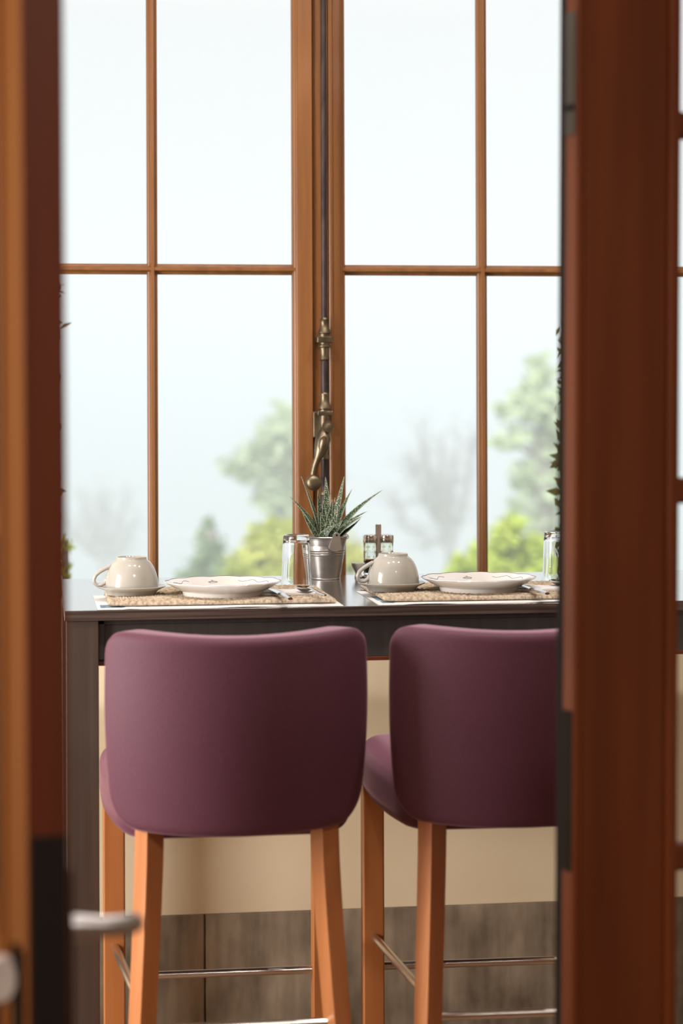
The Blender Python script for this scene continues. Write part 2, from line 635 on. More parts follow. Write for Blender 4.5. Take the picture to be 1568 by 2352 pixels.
# end window of the veranda on the left
w4 = thing('window_4', (0, 0, 0), label='window in the left end wall of the veranda', cat='window', kind='structure')
f = MB()
for y in (2.95, 3.5, 4.05, 4.55):
    f.box(-1.72, -1.66, y, y + .05, .9, 2.6)
f.box(-1.72, -1.66, 2.95, 4.6, .9, .96).box(-1.72, -1.66, 2.95, 4.6, 2.54, 2.6).box(-1.71, -1.67, 2.95, 4.6, 1.7, 1.725)
f.build('sash_frame', M['window_wood'], w4)
MB().box(-1.695, -1.690, 2.97, 4.58, .92, 2.58).build('glass_pane', M['pane'], w4, smooth=False)

# ---- the long bolt with its handle, on the meeting stile
RX, RY = ony(744.5, 700, WY - .03).x, WY - .030


def rz(py):
    return ony(744, py, RY).z


PXM = 1.0 / (5000.0 / 4.76)
rod = MB()
rod.tube([(RX, RY, rz(736)), (RX, RY, 3.05)], .0066, 16)
rod.tube([(RX, RY, rz(828)), (RX, RY, rz(906))], .0084, 16)
rod.tube([(RX, RY, rz(1050)), (RX, RY, rz(1133))], .0088, 16)
rod.tube([(RX - .002, RY, rz(1133)), (RX - .004, RY, ZB + .005)], .0078, 16)
bolt = rod.build('bolt_rod', M['iron'], w2)


def collar(prof):
    return [(w / 2 / 3.457 * PXM, rz(680 + y / 3.457)) for y, w in prof]


C1 = [(172, 56), (180, 62), (190, 78), (196, 68), (230, 66), (262, 80), (285, 102), (296, 104), (303, 88), (322, 88)]
C2 = [(370, 84), (384, 84), (392, 100), (404, 102), (412, 82), (440, 74), (480, 70), (495, 80), (503, 82), (512, 66), (522, 56)]
C3 = [(764, 56), (770, 70), (780, 76), (790, 70), (822, 68), (852, 80), (880, 102), (894, 104), (902, 90), (914, 90)]
C4 = [(948, 88), (1000, 92), (1030, 84), (1100, 72), (1180, 66), (1200, 72), (1262, 64), (1280, 78), (1292, 80), (1300, 66)]
C5 = [(1546, 62), (1560, 80), (1575, 82), (1585, 66), (1640, 58)]
for prof in (C1, C2, C3, C4, C5):
    MB().lathe(collar(prof), 24, (RX, RY, 0)).build('collar', M['brass'], w2)
for ya, yb in ((322, 371), (912, 950)):
    z0, z1 = rz(680 + yb / 3.457), rz(680 + ya / 3.457)
    h = 62 / 3.457 * PXM
    g = MB().box(RX - h, RX + h, RY - .012, WY + .004, z0, z1)
    g.build('guide_block', M['brass'], w2, bevel=.002)
# bracket plate behind the handle
MB().box(RX - .024, RX - .006, RY + .008, WY + .006, rz(1005), rz(945)).build('bracket', M['brass'], w2, bevel=.002)


def hp(cx, cy, y=RY - .018):
    p = ony(620 + cx / 3.457, 680 + cy / 3.457, y)
    return p


hb = MB()
path = [hp(452, 1040), hp(432, 1085), hp(422, 1130, RY - .024), hp(412, 1180, RY - .028), hp(398, 1235, RY - .03), hp(378, 1290, RY - .03), hp(356, 1345, RY - .03), hp(342, 1400, RY - .03), hp(338, 1440, RY - .03)]
hb.tube(path, [.0105, .0125, .0172, .0165, .0135, .0085, .0066, .0055, .0055], 20)
lever = hb.build('turning_lever', M['brass'], w2)
# raised leaf ornament on the lever
orn = MB()
orn.tube([hp(432, 1105, RY - .034), hp(424, 1150, RY - .040), hp(413, 1200, RY - .041), hp(400, 1250, RY - .038)], [.003, .0095, .0088, .003], 16)
orn.build('leaf_ornament', M['brass'], lever)
Pd = hp(458, 1035, RY - .027)
disc = MB()
disc.lathe([(0, .0), (.0125, .0), (.0132, .004), (.0125, .0085), (.009, .0085), (.0085, .0115), (.0055, .012), (.005, .0155), (0, .017)], 32, M=Matrix.Translation(Pd) @ Matrix.Rotation(pi / 2, 4, 'X'))
disc.build('pivot_boss', M['brass'], w2)
Pk = hp(342, 1480, RY - .026)
kn = MB()
kn.lathe([(0, -.004), (.008, -.002), (.014, .002), (.0174, .008), (.0172, .013), (.014, .0175), (.008, .0195), (0, .020)], 36, M=Matrix.Translation(Pk) @ Matrix.Rotation(pi / 2, 4, 'X'))
kn.build('round_knob', M['brass'], lever)


# ---- double door, both leaves swung towards the viewer
def door(name, hinge, ang, width, th, near_y, stile, label, zs, edge_rebate):
    """leaf in its own frame: x along the leaf from the hinge, y through its thickness"""
    d = thing(name, (hinge[0], hinge[1], 0), ang, label, 'door', kind='structure')
    H = 2.56
    f = MB()
    if edge_rebate:
        f.box(width - stile, width - .012, 0, th, .01, H)
        f.box(width - .0125, width, th * .42, th, .01, H)
    else:
        f.box(width - stile, width, 0, th, .01, H)
    f.box(0, .115, 0, th, .01, H)
    f.box(.115, width - stile, 0, th, .01, .34)
    f.box(.115, width - stile, 0, th, H - .12, H)
    wood = M['door_wood'] if edge_rebate else M['door_wood_lit']
    f.build('leaf_frame', wood, d, bevel=.003)
    if not edge_rebate:
        MB().box(width - .001, width + .0012, 0.0005, th - .0005, .012, H - .002).build('edge_shade', M['door_edge'], d, bevel=.0008)  # thin strip that paints the less lit edge darker
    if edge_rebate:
        MB().box(width - .0125, width - .003, .001, th * .40, .012, H - .002).build('rebate_shade', M['dark_metal'], d, bevel=.001)  # dark strip standing in for the shade inside the rebate
    # bead around the glass
    for yy in (-.006, th - .006):
        b = MB()
        b.box(width - stile - .016, width - stile, yy, yy + .012, .34, H - .12)
        b.box(.115, .131, yy, yy + .012, .34, H - .12)
        b.box(.115, width - stile, yy, yy + .012, .34, .356)
        b.box(.115, width - stile, yy, yy + .012, H - .136, H - .12)
        b.build('glazing_bead', wood, d, bevel=.004, seg=3)
    for z in zs:
        b = MB()
        b.prism([(-.016, 0), (-.016, .012), (-.012, .018), (.012, .018), (.016, .012), (.016, 0)], .115, width - stile,
                lambda u, v, t: Vector((t, th / 2 + v, z + u)))
        b.prism([(-.016, 0), (-.016, -.012), (-.012, -.018), (.012, -.018), (.016, -.012), (.016, 0)], .115, width - stile,
                lambda u, v, t: Vector((t, th / 2 + v, z + u)))
        b.build('glazing_bar', wood, d)
    zz = [.35] + sorted(zs) + [H - .13]
    for za, zb in zip(zz, zz[1:]):
        MB().box(.12, width - stile - .003, th / 2 - .002, th / 2 + .002, za, zb).build('glass_pane', M['pane'], d, smooth=False)
    return d


# left leaf
AL = radians(-80.0)
P1 = dep(55, 1200, 2.0)
WL, TL = .72, .0400
HL = (P1.x - WL * cos(AL), P1.y - WL * sin(AL))
ZMUN = (1.079 + .0, 1.482 + .0, 1.885 + .0, .676)
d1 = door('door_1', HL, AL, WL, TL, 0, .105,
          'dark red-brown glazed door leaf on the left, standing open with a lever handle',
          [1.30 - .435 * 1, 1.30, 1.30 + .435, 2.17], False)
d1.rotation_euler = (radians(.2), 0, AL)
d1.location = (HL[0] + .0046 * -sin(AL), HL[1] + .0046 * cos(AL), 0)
# lock case along the edge
MB().box(WL - .004, WL + .0025, .003, TL - .003, .78, 1.020).build('lock_plate', M['dark_metal'], d1, bevel=.001)
hz = .923
lv = MB()
lx = WL - .034
lv.tube([(lx, TL - .002, hz + .002), (lx, TL + .012, hz + .002), (lx, TL + .040, hz), (lx - .001, TL + .058, hz), (lx - .006, TL + .068, hz), (lx - .018, TL + .072, hz - .003), (lx - .10, TL + .073, hz - .023), (lx - .115, TL + .071, hz - .027)],
        [.0125, .0125, .0100, .0098, .0098, .0098, .0088, .006], 20)
lev = lv.build('lever_handle', M['satin_nickel'], d1)
MB().box(lx - .02, lx + .02, TL, TL + .006, hz - .13, hz + .06).build('escutcheon', M['dark_metal'], d1, bevel=.002)
MB().box(lx - .02, lx + .02, -.006, 0, hz - .13, hz - .012).build('escutcheon', M['dark_metal'], d1, bevel=.002)
ky = MB()
ky.lathe([(0, -.004), (.013, -.005), (.016, 0), (.013, .005), (0, .004)], 24, M=Matrix.Translation((lx + .010, -.020, hz - .038)) @ Matrix.Rotation(pi / 2, 4, 'Z') @ Matrix.Rotation(pi / 2, 4, 'X') @ Matrix.Diagonal((1, 1.5, 1, 1)))
ky.tube([(lx + .010, -.001, hz - .038), (lx + .010, -.012, hz - .038)], .004, 12)
ky.build('thumb_turn', M['pale_nickel'], d1)

# right leaf
AR = radians(199.0)
Q1 = dep(1334, 1200, 2.64)
WR, TR = .70, .046
# corner (WR, TR) of the leaf sits at Q1
HR = (Q1.x - (WR * cos(AR) - TR * sin(AR)), Q1.y - (WR * sin(AR) + TR * cos(AR)))
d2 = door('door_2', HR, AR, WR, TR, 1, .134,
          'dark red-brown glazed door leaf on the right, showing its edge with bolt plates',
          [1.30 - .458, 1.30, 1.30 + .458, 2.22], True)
d2.rotation_euler = (0, radians(-.62), AR)
d2.location = (HR[0] + .0222 * cos(AR), HR[1] + .0222 * sin(AR), 0)
MB().box(WR - .001, WR + .0015, TR * .45, TR - .004, .84, 1.035).build('lock_plate', M['dark_metal'], d2, bevel=.0005)
MB().box(WR - .001, WR + .0015, TR * .45, TR - .004, 1.735, 1.885).build('flush_bolt', M['grey_metal'], d2, bevel=.0005)
MB().box(WR, WR + .003, TR * .5, TR - .006, 1.765, 1.772).build('bolt_screw', M['dark_metal'], d2)

# ------------------------------------------------------------------ bar table
TX0, TX1, TY0, TY1 = .050, 1.72, 3.876, 4.575
tb = thing('bar_table', (TX0, TY0, 0), 0, 'long dark brown wooden bar table standing against the window', 'table')


def tl(x0, x1, y0, y1, z0, z1):
    return MB().box(x0 - TX0, x1 - TX0, y0 - TY0, y1 - TY0, z0, z1)


tl(TX0, TX1, TY0, TY1, TT - .0185, TT).build('tabletop', M['table_top'], tb, bevel=.0012)
# edge banding of the top shows its own grain
tl(TX0 + .001, TX1 - .001, TY0 - .0006, TY0 + .002, TT - .0178, TT - .0012).build('edge_band', M['wenge'], tb)
for x in (TX0 + .003, TX1 - .0595):
    for y in (TY0 + .003, TY1 - .064):
        tl(x, x + .0565, y, y + .061, 0, TT - .0185).build('leg', M['wenge_upright'], tb, bevel=.0015)
AZ = .957
ap = tl(TX0 + .0595, TX1 - .0595, TY0 + .016, TY0 + .034, AZ, TT - .0185)
ap.box(.0595, .0700, .012, .016, AZ + .004, TT - .0185)
ap.box(.0595, TX1 - TX0 - .0595, .012, .016, TT - .0265, TT - .0185)
ap.build('apron', M['apron'], tb, bevel=.001)
tl(TX0 + .0595, TX1 - .0595, TY0 + .013, TY0 + .038, AZ - .007, AZ).build('apron_lip', M['door_edge'], tb, bevel=.001)
tl(TX0 + .064, TX1 - .064, TY1 - .034, TY1 - .016, AZ, TT - .0185).build('apron', M['apron'], tb, bevel=.001)
tl(TX0 + .016, TX0 + .034, TY0 + .064, TY1 - .064, AZ, TT - .0185).build('apron', M['apron'], tb, bevel=.001)

# ------------------------------------------------------------------ bar stools


def rot_leg(mb, pts, half, ang):
    """square leg through centre points, turned by ang about the vertical"""
    rings = []
    for (x, y, z, k) in pts:
        h = half * k * math.sqrt(2)
        rings.append(mb.verts([(x + h * cos(ang + pi / 4 + i * pi / 2), y + h * sin(ang + pi / 4 + i * pi / 2), z) for i in range(4)]))
    for A, B in zip(rings, rings[1:]):
        for i in range(4):
            mb.face([A[i], A[(i + 1) % 4], B[(i + 1) % 4], B[i]])
    mb.face(rings[0][::-1])
    mb.face(rings[-1])
    return mb


def make_stool(loc, rz_, label):
    t = thing('bar_stool', loc, rz_, label, 'bar stool', 'purple bar stools at the bar table')
    Ro, YC, Z0, H, T = .262, -.012, .737, .322, .064

    def back(s, tt, z):
        v = z / H
        k = 1.0 + .035 * (v - .5) * 2
        phi = s / Ro
        bulge = .010 * cos(pi * (v - .45)) * (1 if tt < T / 2 else 0.2)
        r = Ro - tt + bulge
        lean = -.020 * v
        zz = Z0 + z - .009 * cos(phi) ** 4 * max(0, (v - .5) * 2) ** 2 + .012 * (1 - cos(phi)) * (1 - v)
        return Vector((r * sin(phi) * k * 1.015, YC - r * cos(phi) + lean, zz))
    MB().slab(.468, H, T, .036, .058, .012, 64, 44, 8, back).build('backrest', M['purple_fabric'], t, angle=60)

    def seat(s, tt, z):
        # slab lies flat: z runs front-back, tt is the height
        y = z - .195
        crown = .012 * max(0, 1 - (s / .21) ** 2) * max(0, 1 - (y / .22) ** 2) * (1 if tt > .05 else -.1)
        u_ = max(0, min(1, (.06 - y) / .26))
        wid = 1.0 - .17 * u_ * u_
        return Vector((s * wid, y + .012, .716 + tt + crown))
    MB().slab(.422, .405, .104, .055, .060, .032, 48, 48, 14, seat).build('seat', M['purple_fabric'], t, angle=60)
    for sx in (-1, 1):
        lg = MB()
        lg.box(sx * .1855 - .019, sx * .1855 + .019, .184, .222, 0, .738)
        lg.build('leg', M['leg_wood'], t, bevel=.003)
        lg = MB()
        pts = []
        for i in range(13):
            z = .748 - .748 * i / 12
            q = max(0, (.73 - z) / .73)
            pts.append((sx * (.140 + .045 * q ** 1.25), -.193 - .137 * q ** 1.35, z, 1.0 - .10 * q))
        rot_leg(lg, pts, .0172, radians(34 if sx < 0 else 30)).build('leg', M['leg_wood'], t, bevel=.0025)
    q = (.73 - .44) / .73
    xn, yn = .140 + .045 * q ** 1.25, -.193 - .137 * q ** 1.35
    MB().tube([(-.169, .203, .402), (.169, .203, .402)], .0072, 16).build('foot_rail', M['chrome'], t)
    for sx in (-1, 1):
        MB().tube([(sx * .1845, .190, .458), (sx * xn, yn + .01, .462)], .0072, 16).build('foot_rail', M['chrome'], t)
    MB().tube([(-xn + .01, yn, .432), (xn - .01, yn, .432)], .0072, 16).build('foot_rail', M['chrome'], t)
    return t


s1 = make_stool((.3187, 3.664, 0), radians(-0.4), 'purple upholstered bar stool in front of the left place setting, fully in view')
s2 = copy_tree(s1)
s2.location = (.7785, 3.664, 0)
s2.rotation_euler = (0, 0, radians(-1.2))
s2['label'] = 'purple upholstered bar stool partly cut off by the right door edge'

# ------------------------------------------------------------------ place settings
PZ = TT + .0009       # top of the paper
MT = .0085            # thickness of the woven mat


def paper_mat(x0, x1, y0, y1, label, prints):
    t = thing('paper_placemat', (x0, y0, TT + .0002), 0, label, 'paper placemat', 'paper placemats under the woven mats')
    n, m = 40, 10
    p = MB()
    top, bot = {}, {}
    for i in range(n + 1):
        for j in range(m + 1):
            x, y = (x1 - x0) * i / n, (y1 - y0) * j / m
            e = max(0, 1 - j / 2.0)
            h = .0016 * e * max(0, sin(x * 26 + x0 * 9)) * (1 if .05 < x else .2)
            top[i, j] = p.bm.verts.new((x, y, .0007 + h))
            bot[i, j] = p.bm.verts.new((x, y, h))
    for i in range(n):
        for j in range(m):
            p.face([top[i, j], top[i + 1, j], top[i + 1, j + 1], top[i, j + 1]])
            p.face([bot[i, j], bot[i, j + 1], bot[i + 1, j + 1], bot[i + 1, j]])
    for i in range(n):
        p.face([top[i, 0], bot[i, 0], bot[i + 1, 0], top[i + 1, 0]])
        p.face([top[i, m], top[i + 1, m], bot[i + 1, m], bot[i, m]])
    for j in range(m):
        p.face([top[0, j], top[0, j + 1], bot[0, j + 1], bot[0, j]])
        p.face([top[n, j], bot[n, j], bot[n, j + 1], top[n, j + 1]])
    p.build('sheet', M['paper'], t)
    for (a, b, c, d) in prints:
        MB().box(a, b, c, d, .00072, .00085).build('printed_picture', M['paper_print'], t)
    return t


paper_mat(.108, .548, 3.878, 4.165, 'white paper placemat under the left woven mat', [(.006, .05, .02, .09)])
paper_mat(.613, 1.053, 3.880, 4.170, 'white paper placemat with printed blue corner under the right woven mat', [(.012, .034, .035, .075), (.010, .036, .085, .17)])


def woven_mat(x0, y0, w, d, rz_, label):
    t = thing('woven_placemat', (x0, y0, PZ + .0018), rz_, label, 'placemat', 'woven straw placemats')
    nx, ny = 260, 180
    mb = MB()
    vs = {}
    for i in range(nx + 1):
        for j in range(ny + 1):
            x, y = w * i / nx, d * j / ny
            e = min(x, w - x, y, d - y)
            edge = min(1, e / .003)
            if e < .012:
                h = .0006
            else:
                dx = max(0, abs(x - w / 2) - (w / 2 - d / 2) * .7)
                rr = hypot(dx, (y - d / 2))
                row = math.floor(rr / .0085)
                a = atan2(y - d / 2, dx if dx else .001)
                sarc = a * rr + (x if dx == 0 else 0)
                h = abs(sin(pi * rr / .0085)) * (.0004 + .0024 * (.5 + .5 * sin(2 * pi * sarc / .0100 + row * 2.1 + 3 * rr / .0085)))
            h += .0004 * noise.noise(Vector((x * 90, y * 90, 0))) * min(1, e / .02)
            wob = .0006 * noise.noise(Vector((x * 25, y * 25, 3)))
            vs[i, j] = mb.bm.verts.new((x + (wob if e < .001 else 0), y + (wob if e < .001 else 0), MT - .0025 + edge * .0012 + h))
    for i in range(nx):
        for j in range(ny):
            mb.face([vs[i, j], vs[i + 1, j], vs[i + 1, j + 1], vs[i, j + 1]])
    loop = [(i, 0) for i in range(nx)] + [(nx, j) for j in range(ny)] + [(i, ny) for i in range(nx, 0, -1)] + [(0, j) for j in range(ny, 0, -1)]
    prev = [vs[k] for k in loop]
    c = Vector((w / 2, d / 2, 0))
    for zf in (.75, .5, .25, 0):
        cur = []
        for q, k in enumerate(loop):
            p = vs[k].co
            out = (.0006 * (q % 4 < 2)) + (.0012 if zf in (.5, .25) else .0)
            n = Vector(((1 if k[0] == nx else -1 if k[0] == 0 else 0), (1 if k[1] == ny else -1 if k[1] == 0 else 0), 0))
            cur.append(mb.bm.verts.new((p.x + n.x * out, p.y + n.y * out, p.z * zf)))
        L_ = len(loop)
        for q in range(L_):
            mb.face([prev[q], cur[q], cur[(q + 1) % L_], prev[(q + 1) % L_]])
        prev = cur
    mb.face(prev)
    mb.build('woven_body', M['weave'], t, angle=70)
    return t


woven_mat(.131, 3.922, .408, .302, 0, 'woven straw placemat in front of the left stool')
woven_mat(.632, 3.924, .408, .302, 0, 'woven straw placemat at the right setting, cut off by the door edge')
MZT = PZ + .0018 + MT + .0002      # surface that crockery stands on


def make_saucer(loc, label):
    t = thing('saucer', loc, 0, label, 'saucer', 'white saucers')
    MB().lathe([(0, .0035), (.040, .0035), (.041, 0), (.0445, 0), (.0465, .004), (.052, .0085), (.0635, .0138), (.0642, .0150), (.0630, .0158), (.052, .0112), (.044, .0078), (.036, .0070), (.034, .0062), (0, .0062)], 72).build('dish', M['porcelain'], t)
    return t


def make_cup(loc, rz_, label):
    t = thing('coffee_cup', loc, rz_, label, 'cup', 'upturned coffee cups')
    out = [(.0470, 0), (.0492, .0004), (.0494, .004), (.0490, .012), (.0480, .020), (.0462, .028), (.0435, .036), (.0398, .0435), (.0352, .0495), (.0310, .0530), (.0288, .0545), (.0282, .0560), (.0280, .0592), (.0268, .0600), (.0255, .0592), (.0245, .0560), (.018, .0545), (0, .0540)]
    inn = [(0, .0500), (.018, .0498), (.030, .0478), (.038, .0400), (.0425, .032), (.0450, .024), (.0465, .014), (.0470, .004), (.0470, 0)]
    MB().lathe(out + inn, 72).build('bowl', M['porcelain'], t, angle=50)
    h = MB()
    ctrl = [(-.0395, .0430), (-.0480, .0395), (-.0580, .0340), (-.0665, .0270), (-.0700, .0190), (-.0690, .0125), (-.0640, .0085), (-.0570, .0085), (-.0500, .0125), (-.0465, .0180)]
    h.tube([(x, 0, z) for x, z in ctrl], [.0046, .0042, .0038, .0036, .0036, .0036, .0036, .0037, .004, .0048], 16, sx=1.25)
    h.build('handle', M['porcelain'], t)
    return t


cz = MZT
sa1 = onz(301, 1355, cz + .008)
sa2 = onz(899, 1346, cz + .008)
make_saucer((sa1.x, sa1.y, cz), 'white saucer at the left place setting, under an upturned cup')
make_saucer((sa2.x, sa2.y, cz), 'white saucer at the right place setting, in front of the shakers')
make_cup((sa1.x + .001, sa1.y, cz + .0098), radians(4), 'upturned white coffee cup on the saucer at the left end of the table')
make_cup((sa2.x + .003, sa2.y, cz + .0098), radians(8), 'upturned white coffee cup hiding the salt and pepper shakers')


def make_plate(loc, rz_, label):
    t = thing('plate', loc, rz_, label, 'plate', 'white plates on the straw mats')
    NL = 12

    def rf(a, r, z):
        if r < .0765:
            return 1
        k = min(1, (r - .0765) / .025)
        u = (a * NL / (2 * pi)) % 1
        sc = abs(sin(pi * u)) ** .6
        fl = .004 * cos(a * 96) * min(1, max(0, (.106 - r) / .01)) if z < .019 else 0
        return 1 + k * .018 * (sc - .7) + fl

    def zf(a, r, z):
        if r < .085:
            return 0
        u = (a * NL / (2 * pi)) % 1
        return .0013 * (r - .085) / .023 * (abs(sin(pi * u)) - .5)
    prof = [(0, .004), (.068, .004), (.0695, .0), (.0735, .0), (.0745, .0045), (.0750, .0075), (.0800, .0095), (.0900, .0145), (.1000, .0198), (.1070, .0236), (.1085, .0250), (.1078, .0260), (.1000, .0228), (.0900, .0182), (.0800, .0135), (.0740, .0105), (.0660, .0090), (0, .0086)]
    MB().lathe(prof, 288, rfn=rf, zfn=zf).build('dish', M['porcelain_white'], t, angle=50)
    ln = MB()
    n = 288
    prev = first = None
    ring = []
    for i in range(n):
        a = 2 * pi * i / n
        r = .1072 * rf(a, .1072, .03)
        z = .0259 + zf(a, .1072, .03)
        ring.append((Vector(((r + .0010) * cos(a), (r + .0010) * sin(a), z - .0006)), Vector(((r - .0012) * cos(a), (r - .0012) * sin(a), z + .0004)), Vector(((r - .0005) * cos(a), (r - .0005) * sin(a), z - .0008))))
    V = [[ln.bm.verts.new(p) for p in q] for q in ring]
    for i in range(n):
        A, B = V[i], V[(i + 1) % n]
        for k in range(3):
            ln.face([A[k], A[(k + 1) % 3], B[(k + 1) % 3], B[k]])
    ln.build('rim_line', M['grey_line'], t)
    # thin ring where the well begins
    MB().tube([(.0735 * cos(2 * pi * i / 96), .0735 * sin(2 * pi * i / 96), .0108) for i in range(97)], .00055, 6).build('well_line', M['grey_line'], t)
    # little crest on the far rim
    cr = MB()

    def rim(x, y):
        r = hypot(x, y)
        return Vector((x, y, .0105 + max(0, (r - .074)) * .455 + .0006))
    for (x, y, s) in ((0, .0890, .0022), (-.004, .0880, .0017), (.004, .0880, .0017), (-.0075, .0868, .0013), (.0075, .0868, .0013), (0, .0930, .0012)):
        q = rim(x, y)
        cr.lathe([(0, -.0004), (s, 0), (s * .7, .0006), (0, .0008)], 10, q)
    cr.tube([rim(-.008 + .016 * i / 8, .0845 - .0012 * sin(pi * i / 8)) for i in range(9)], .0006, 6)
    cr.tube([rim(-.009 + .018 * i / 8, .0905 - .004 * abs(i - 4) / 4) for i in range(9)], .0005, 6)
    cr.build('crest', M['grey_line'], t)
    # fine garlands on the rim
    for a0 in (35, 145, 215, 325):
        g = MB()
        pts = []
        for i in range(25):
            a = radians(a0 - 24 + 48 * i / 24)
            r = .0920 + .0035 * sin(i / 24 * pi * 4)
            pts.append(rim(r * cos(a), r * sin(a)))
        g.tube(pts, .0006, 6)
        g.build('garland', M['grey_line'], t)
    return t


p1 = onz(512, 1356, cz + .008)
p2 = onz(1099, 1346, cz + .008)
make_plate((p1.x, p1.y, cz), radians(8), 'white scalloped plate between the cup and the tumbler at the left setting')
make_plate((p2.x, p2.y, cz), radians(3), 'white scalloped plate with a small crest at the right setting')


def make_napkin(loc, rz_, label):
    t = thing('napkin', loc, rz_, label, 'napkin', 'folded white napkins')

    def fn(s, tt, z):
        k = .0011 * sin(s * 95 + z * 30) + .0007 * sin(z * 120)
        return Vector((s, z - .05, tt + (k + .001) * (1 if tt > .0015 else .15)))
    MB().slab(.135, .10, .0036, .004, .004, .0012, 44, 30, 2, fn).build('folded_cloth', M['napkin'], t, angle=60)
    return t


make_napkin((.447, 4.035, MZT), radians(-4), 'folded white napkin tucked under the left plate, with knife and spoon')
make_napkin((.945, 4.035, MZT), radians(-4), 'folded white napkin beside the right plate, partly behind the door edge')


def make_spoon(loc, rz_, label):
    """bowl at the origin end (+y), handle running to -y"""
    t = thing('teaspoon', loc, rz_, label, 'spoon', 'teaspoons on the napkins')
    b = MB()
    n, m = 20, 32
    outer, inner = [], []
    for side, store in ((0, outer), (1, inner)):
        for i in range(n + 1):
            q = i / n
            ring = []
            for j in range(m):
                a = 2 * pi * j / m
                rr = q
                x = .0170 * rr * cos(a) * (1 + .12 * sin(a))
                y = .0245 * rr * sin(a)
                z = .0085 * (rr * rr) - .0085 + (0.0010 if side else 0)
                ring.append(b.bm.verts.new((x, y, z + .0085)) if i or j == 0 else None)
            store.append(ring)
        for i in range(n):
            for j in range(m):
                k = (j + 1) % m
                if i == 0:
                    b.face([store[0][0], store[1][j], store[1][k]])
                else:
                    b.face([store[i][j], store[i + 1][j], store[i + 1][k], store[i][k]])
    for j in range(m):
        k = (j + 1) % m
        b.face([outer[n][j], inner[n][j], inner[n][k], outer[n][k]])
    b.build('bowl', M['steel'], t, angle=60)
    h = MB()
    pts = [(0, -.021, .0082), (0, -.030, .0090), (0, -.045, .0085), (0, -.065, .0062), (0, -.085, .0040), (0, -.105, .0030), (0, -.116, .0030)]
    h.tube(pts, [.0018, .0016, .0015, .0016, .0018, .0020, .0012], 12, sx=2.2)
    h.build('handle', M['steel'], t)
    return t


def make_knife(loc, rz_, label):
    t = thing('table_knife', loc, rz_, label, 'knife', 'table knives on the napkins')
    h = MB()
    h.tube([(0, -.001, .0038), (0, -.006, .0040), (0, -.03, .0040), (0, -.07, .0036), (0, -.092, .0034)], [.0030, .0040, .0040, .0030, .0024], 16, sx=1.9)
    h.build('handle', M['steel'], t)
    bl = MB()
    prof = [(-.005, 0), (.0055, 0), (.0070, .03), (.0080, .07), (.0060, .10), (.000, .112), (-.0045, .108), (-.005, .06)]
    bl.prism([(u, v + .0) for u, v in prof], .0030, .0042, lambda u, v, z: Vector((u, v - .0, z)))
    o = bl.build('blade', M['steel'], t)
    return t


def place_on(px, py, z):
    q = onz(px, py, z)
    return (q.x, q.y, z)


nz = MZT + .0050


def knife_at(px, py, ang, label):
    q = onz(px, py, nz + .003)
    a = radians(ang)
    make_knife((q.x - sin(a) * .094, q.y + cos(a) * .094, nz), a, label)


knife_at(667, 1376, 4, 'table knife with its handle on the napkin at the left setting')
knife_at(1257, 1364, 4, 'table knife beside the right plate')
make_spoon(place_on(699, 1359, nz), radians(12), 'teaspoon lying bowl up on the napkin at the left setting')
make_spoon(place_on(1284, 1344, nz), radians(14), 'teaspoon just peeping out from behind the right door edge')


def make_tumbler(loc, label):
    t = thing('glass_tumbler', loc, 0, label, 'glass', 'upturned glass tumblers')
    out = [(.0292, 0), (.0304, .0004), (.0306, .002), (.0296, .022), (.0284, .050), (.0272, .078), (.0262, .098), (.0256, .1030), (.0240, .1056), (.0190, .1058), (.0175, .1046), (0, .1042)]
    inn = [(0, .0950), (.0200, .0952), (.0236, .0930), (.0248, .0860), (.0262, .050), (.0276, .022), (.0288, .002), (.0292, 0)]
    MB().lathe(out + inn, 80, rfn=lambda a, r, z: 1 + (.006 * sin(a * 3 + z * 60) if z > .01 and r < .0285 and z < .09 and r < .0278 else 0)).build('body', M['glass'], t, angle=60)
    return t


make_tumbler((.508, 4.2615, TT + .0005), 'upturned glass tumbler beside the zinc plant bucket')
g2 = onz(1276, 1341, TT)
make_tumbler((g2.x, 4.262, TT + .0005), 'upturned glass tumbler half hidden by the right door edge')

# ------------------------------------------------------------------ potted succulent
BK = (.5945, 4.478, TT)
pot = thing('potted_succulent', BK, 0, 'small spotted succulent in a zinc bucket at the middle of the table', 'potted plant')
prof = [(0, .003), (.0285, .003), (.0285, 0), (.0305, 0), (.0312, .0015), (.0305, .003), (.0308, .004)]
for z in (0.012, .03, .0485):
    prof.append((.0308 + (z - .004) * .172, z))
for k, z in enumerate((.0500, .0545, .059)):
    r = .0308 + (z - .004) * .172
    prof += [(r, z), (r + .0009, z + .0012), (r + .0009, z + .0022), (r, z + .0034)]
prof += [(.0308 + .0800 * .172, .084), (.0452, .0862), (.0470, .0866), (.0478, .0880), (.0470, .0893), (.0452, .0892), (.0446, .0875), (.0430, .075), (.0420, .070), (0, .070)]
buck = MB().lathe(prof, 96).build('bucket', M['zinc'], pot, angle=50)
MB().lathe([(0, .072), (.020, .0765), (.036, .0745), (.0422, .0722)], 32).build('soil', M['soil'], pot)
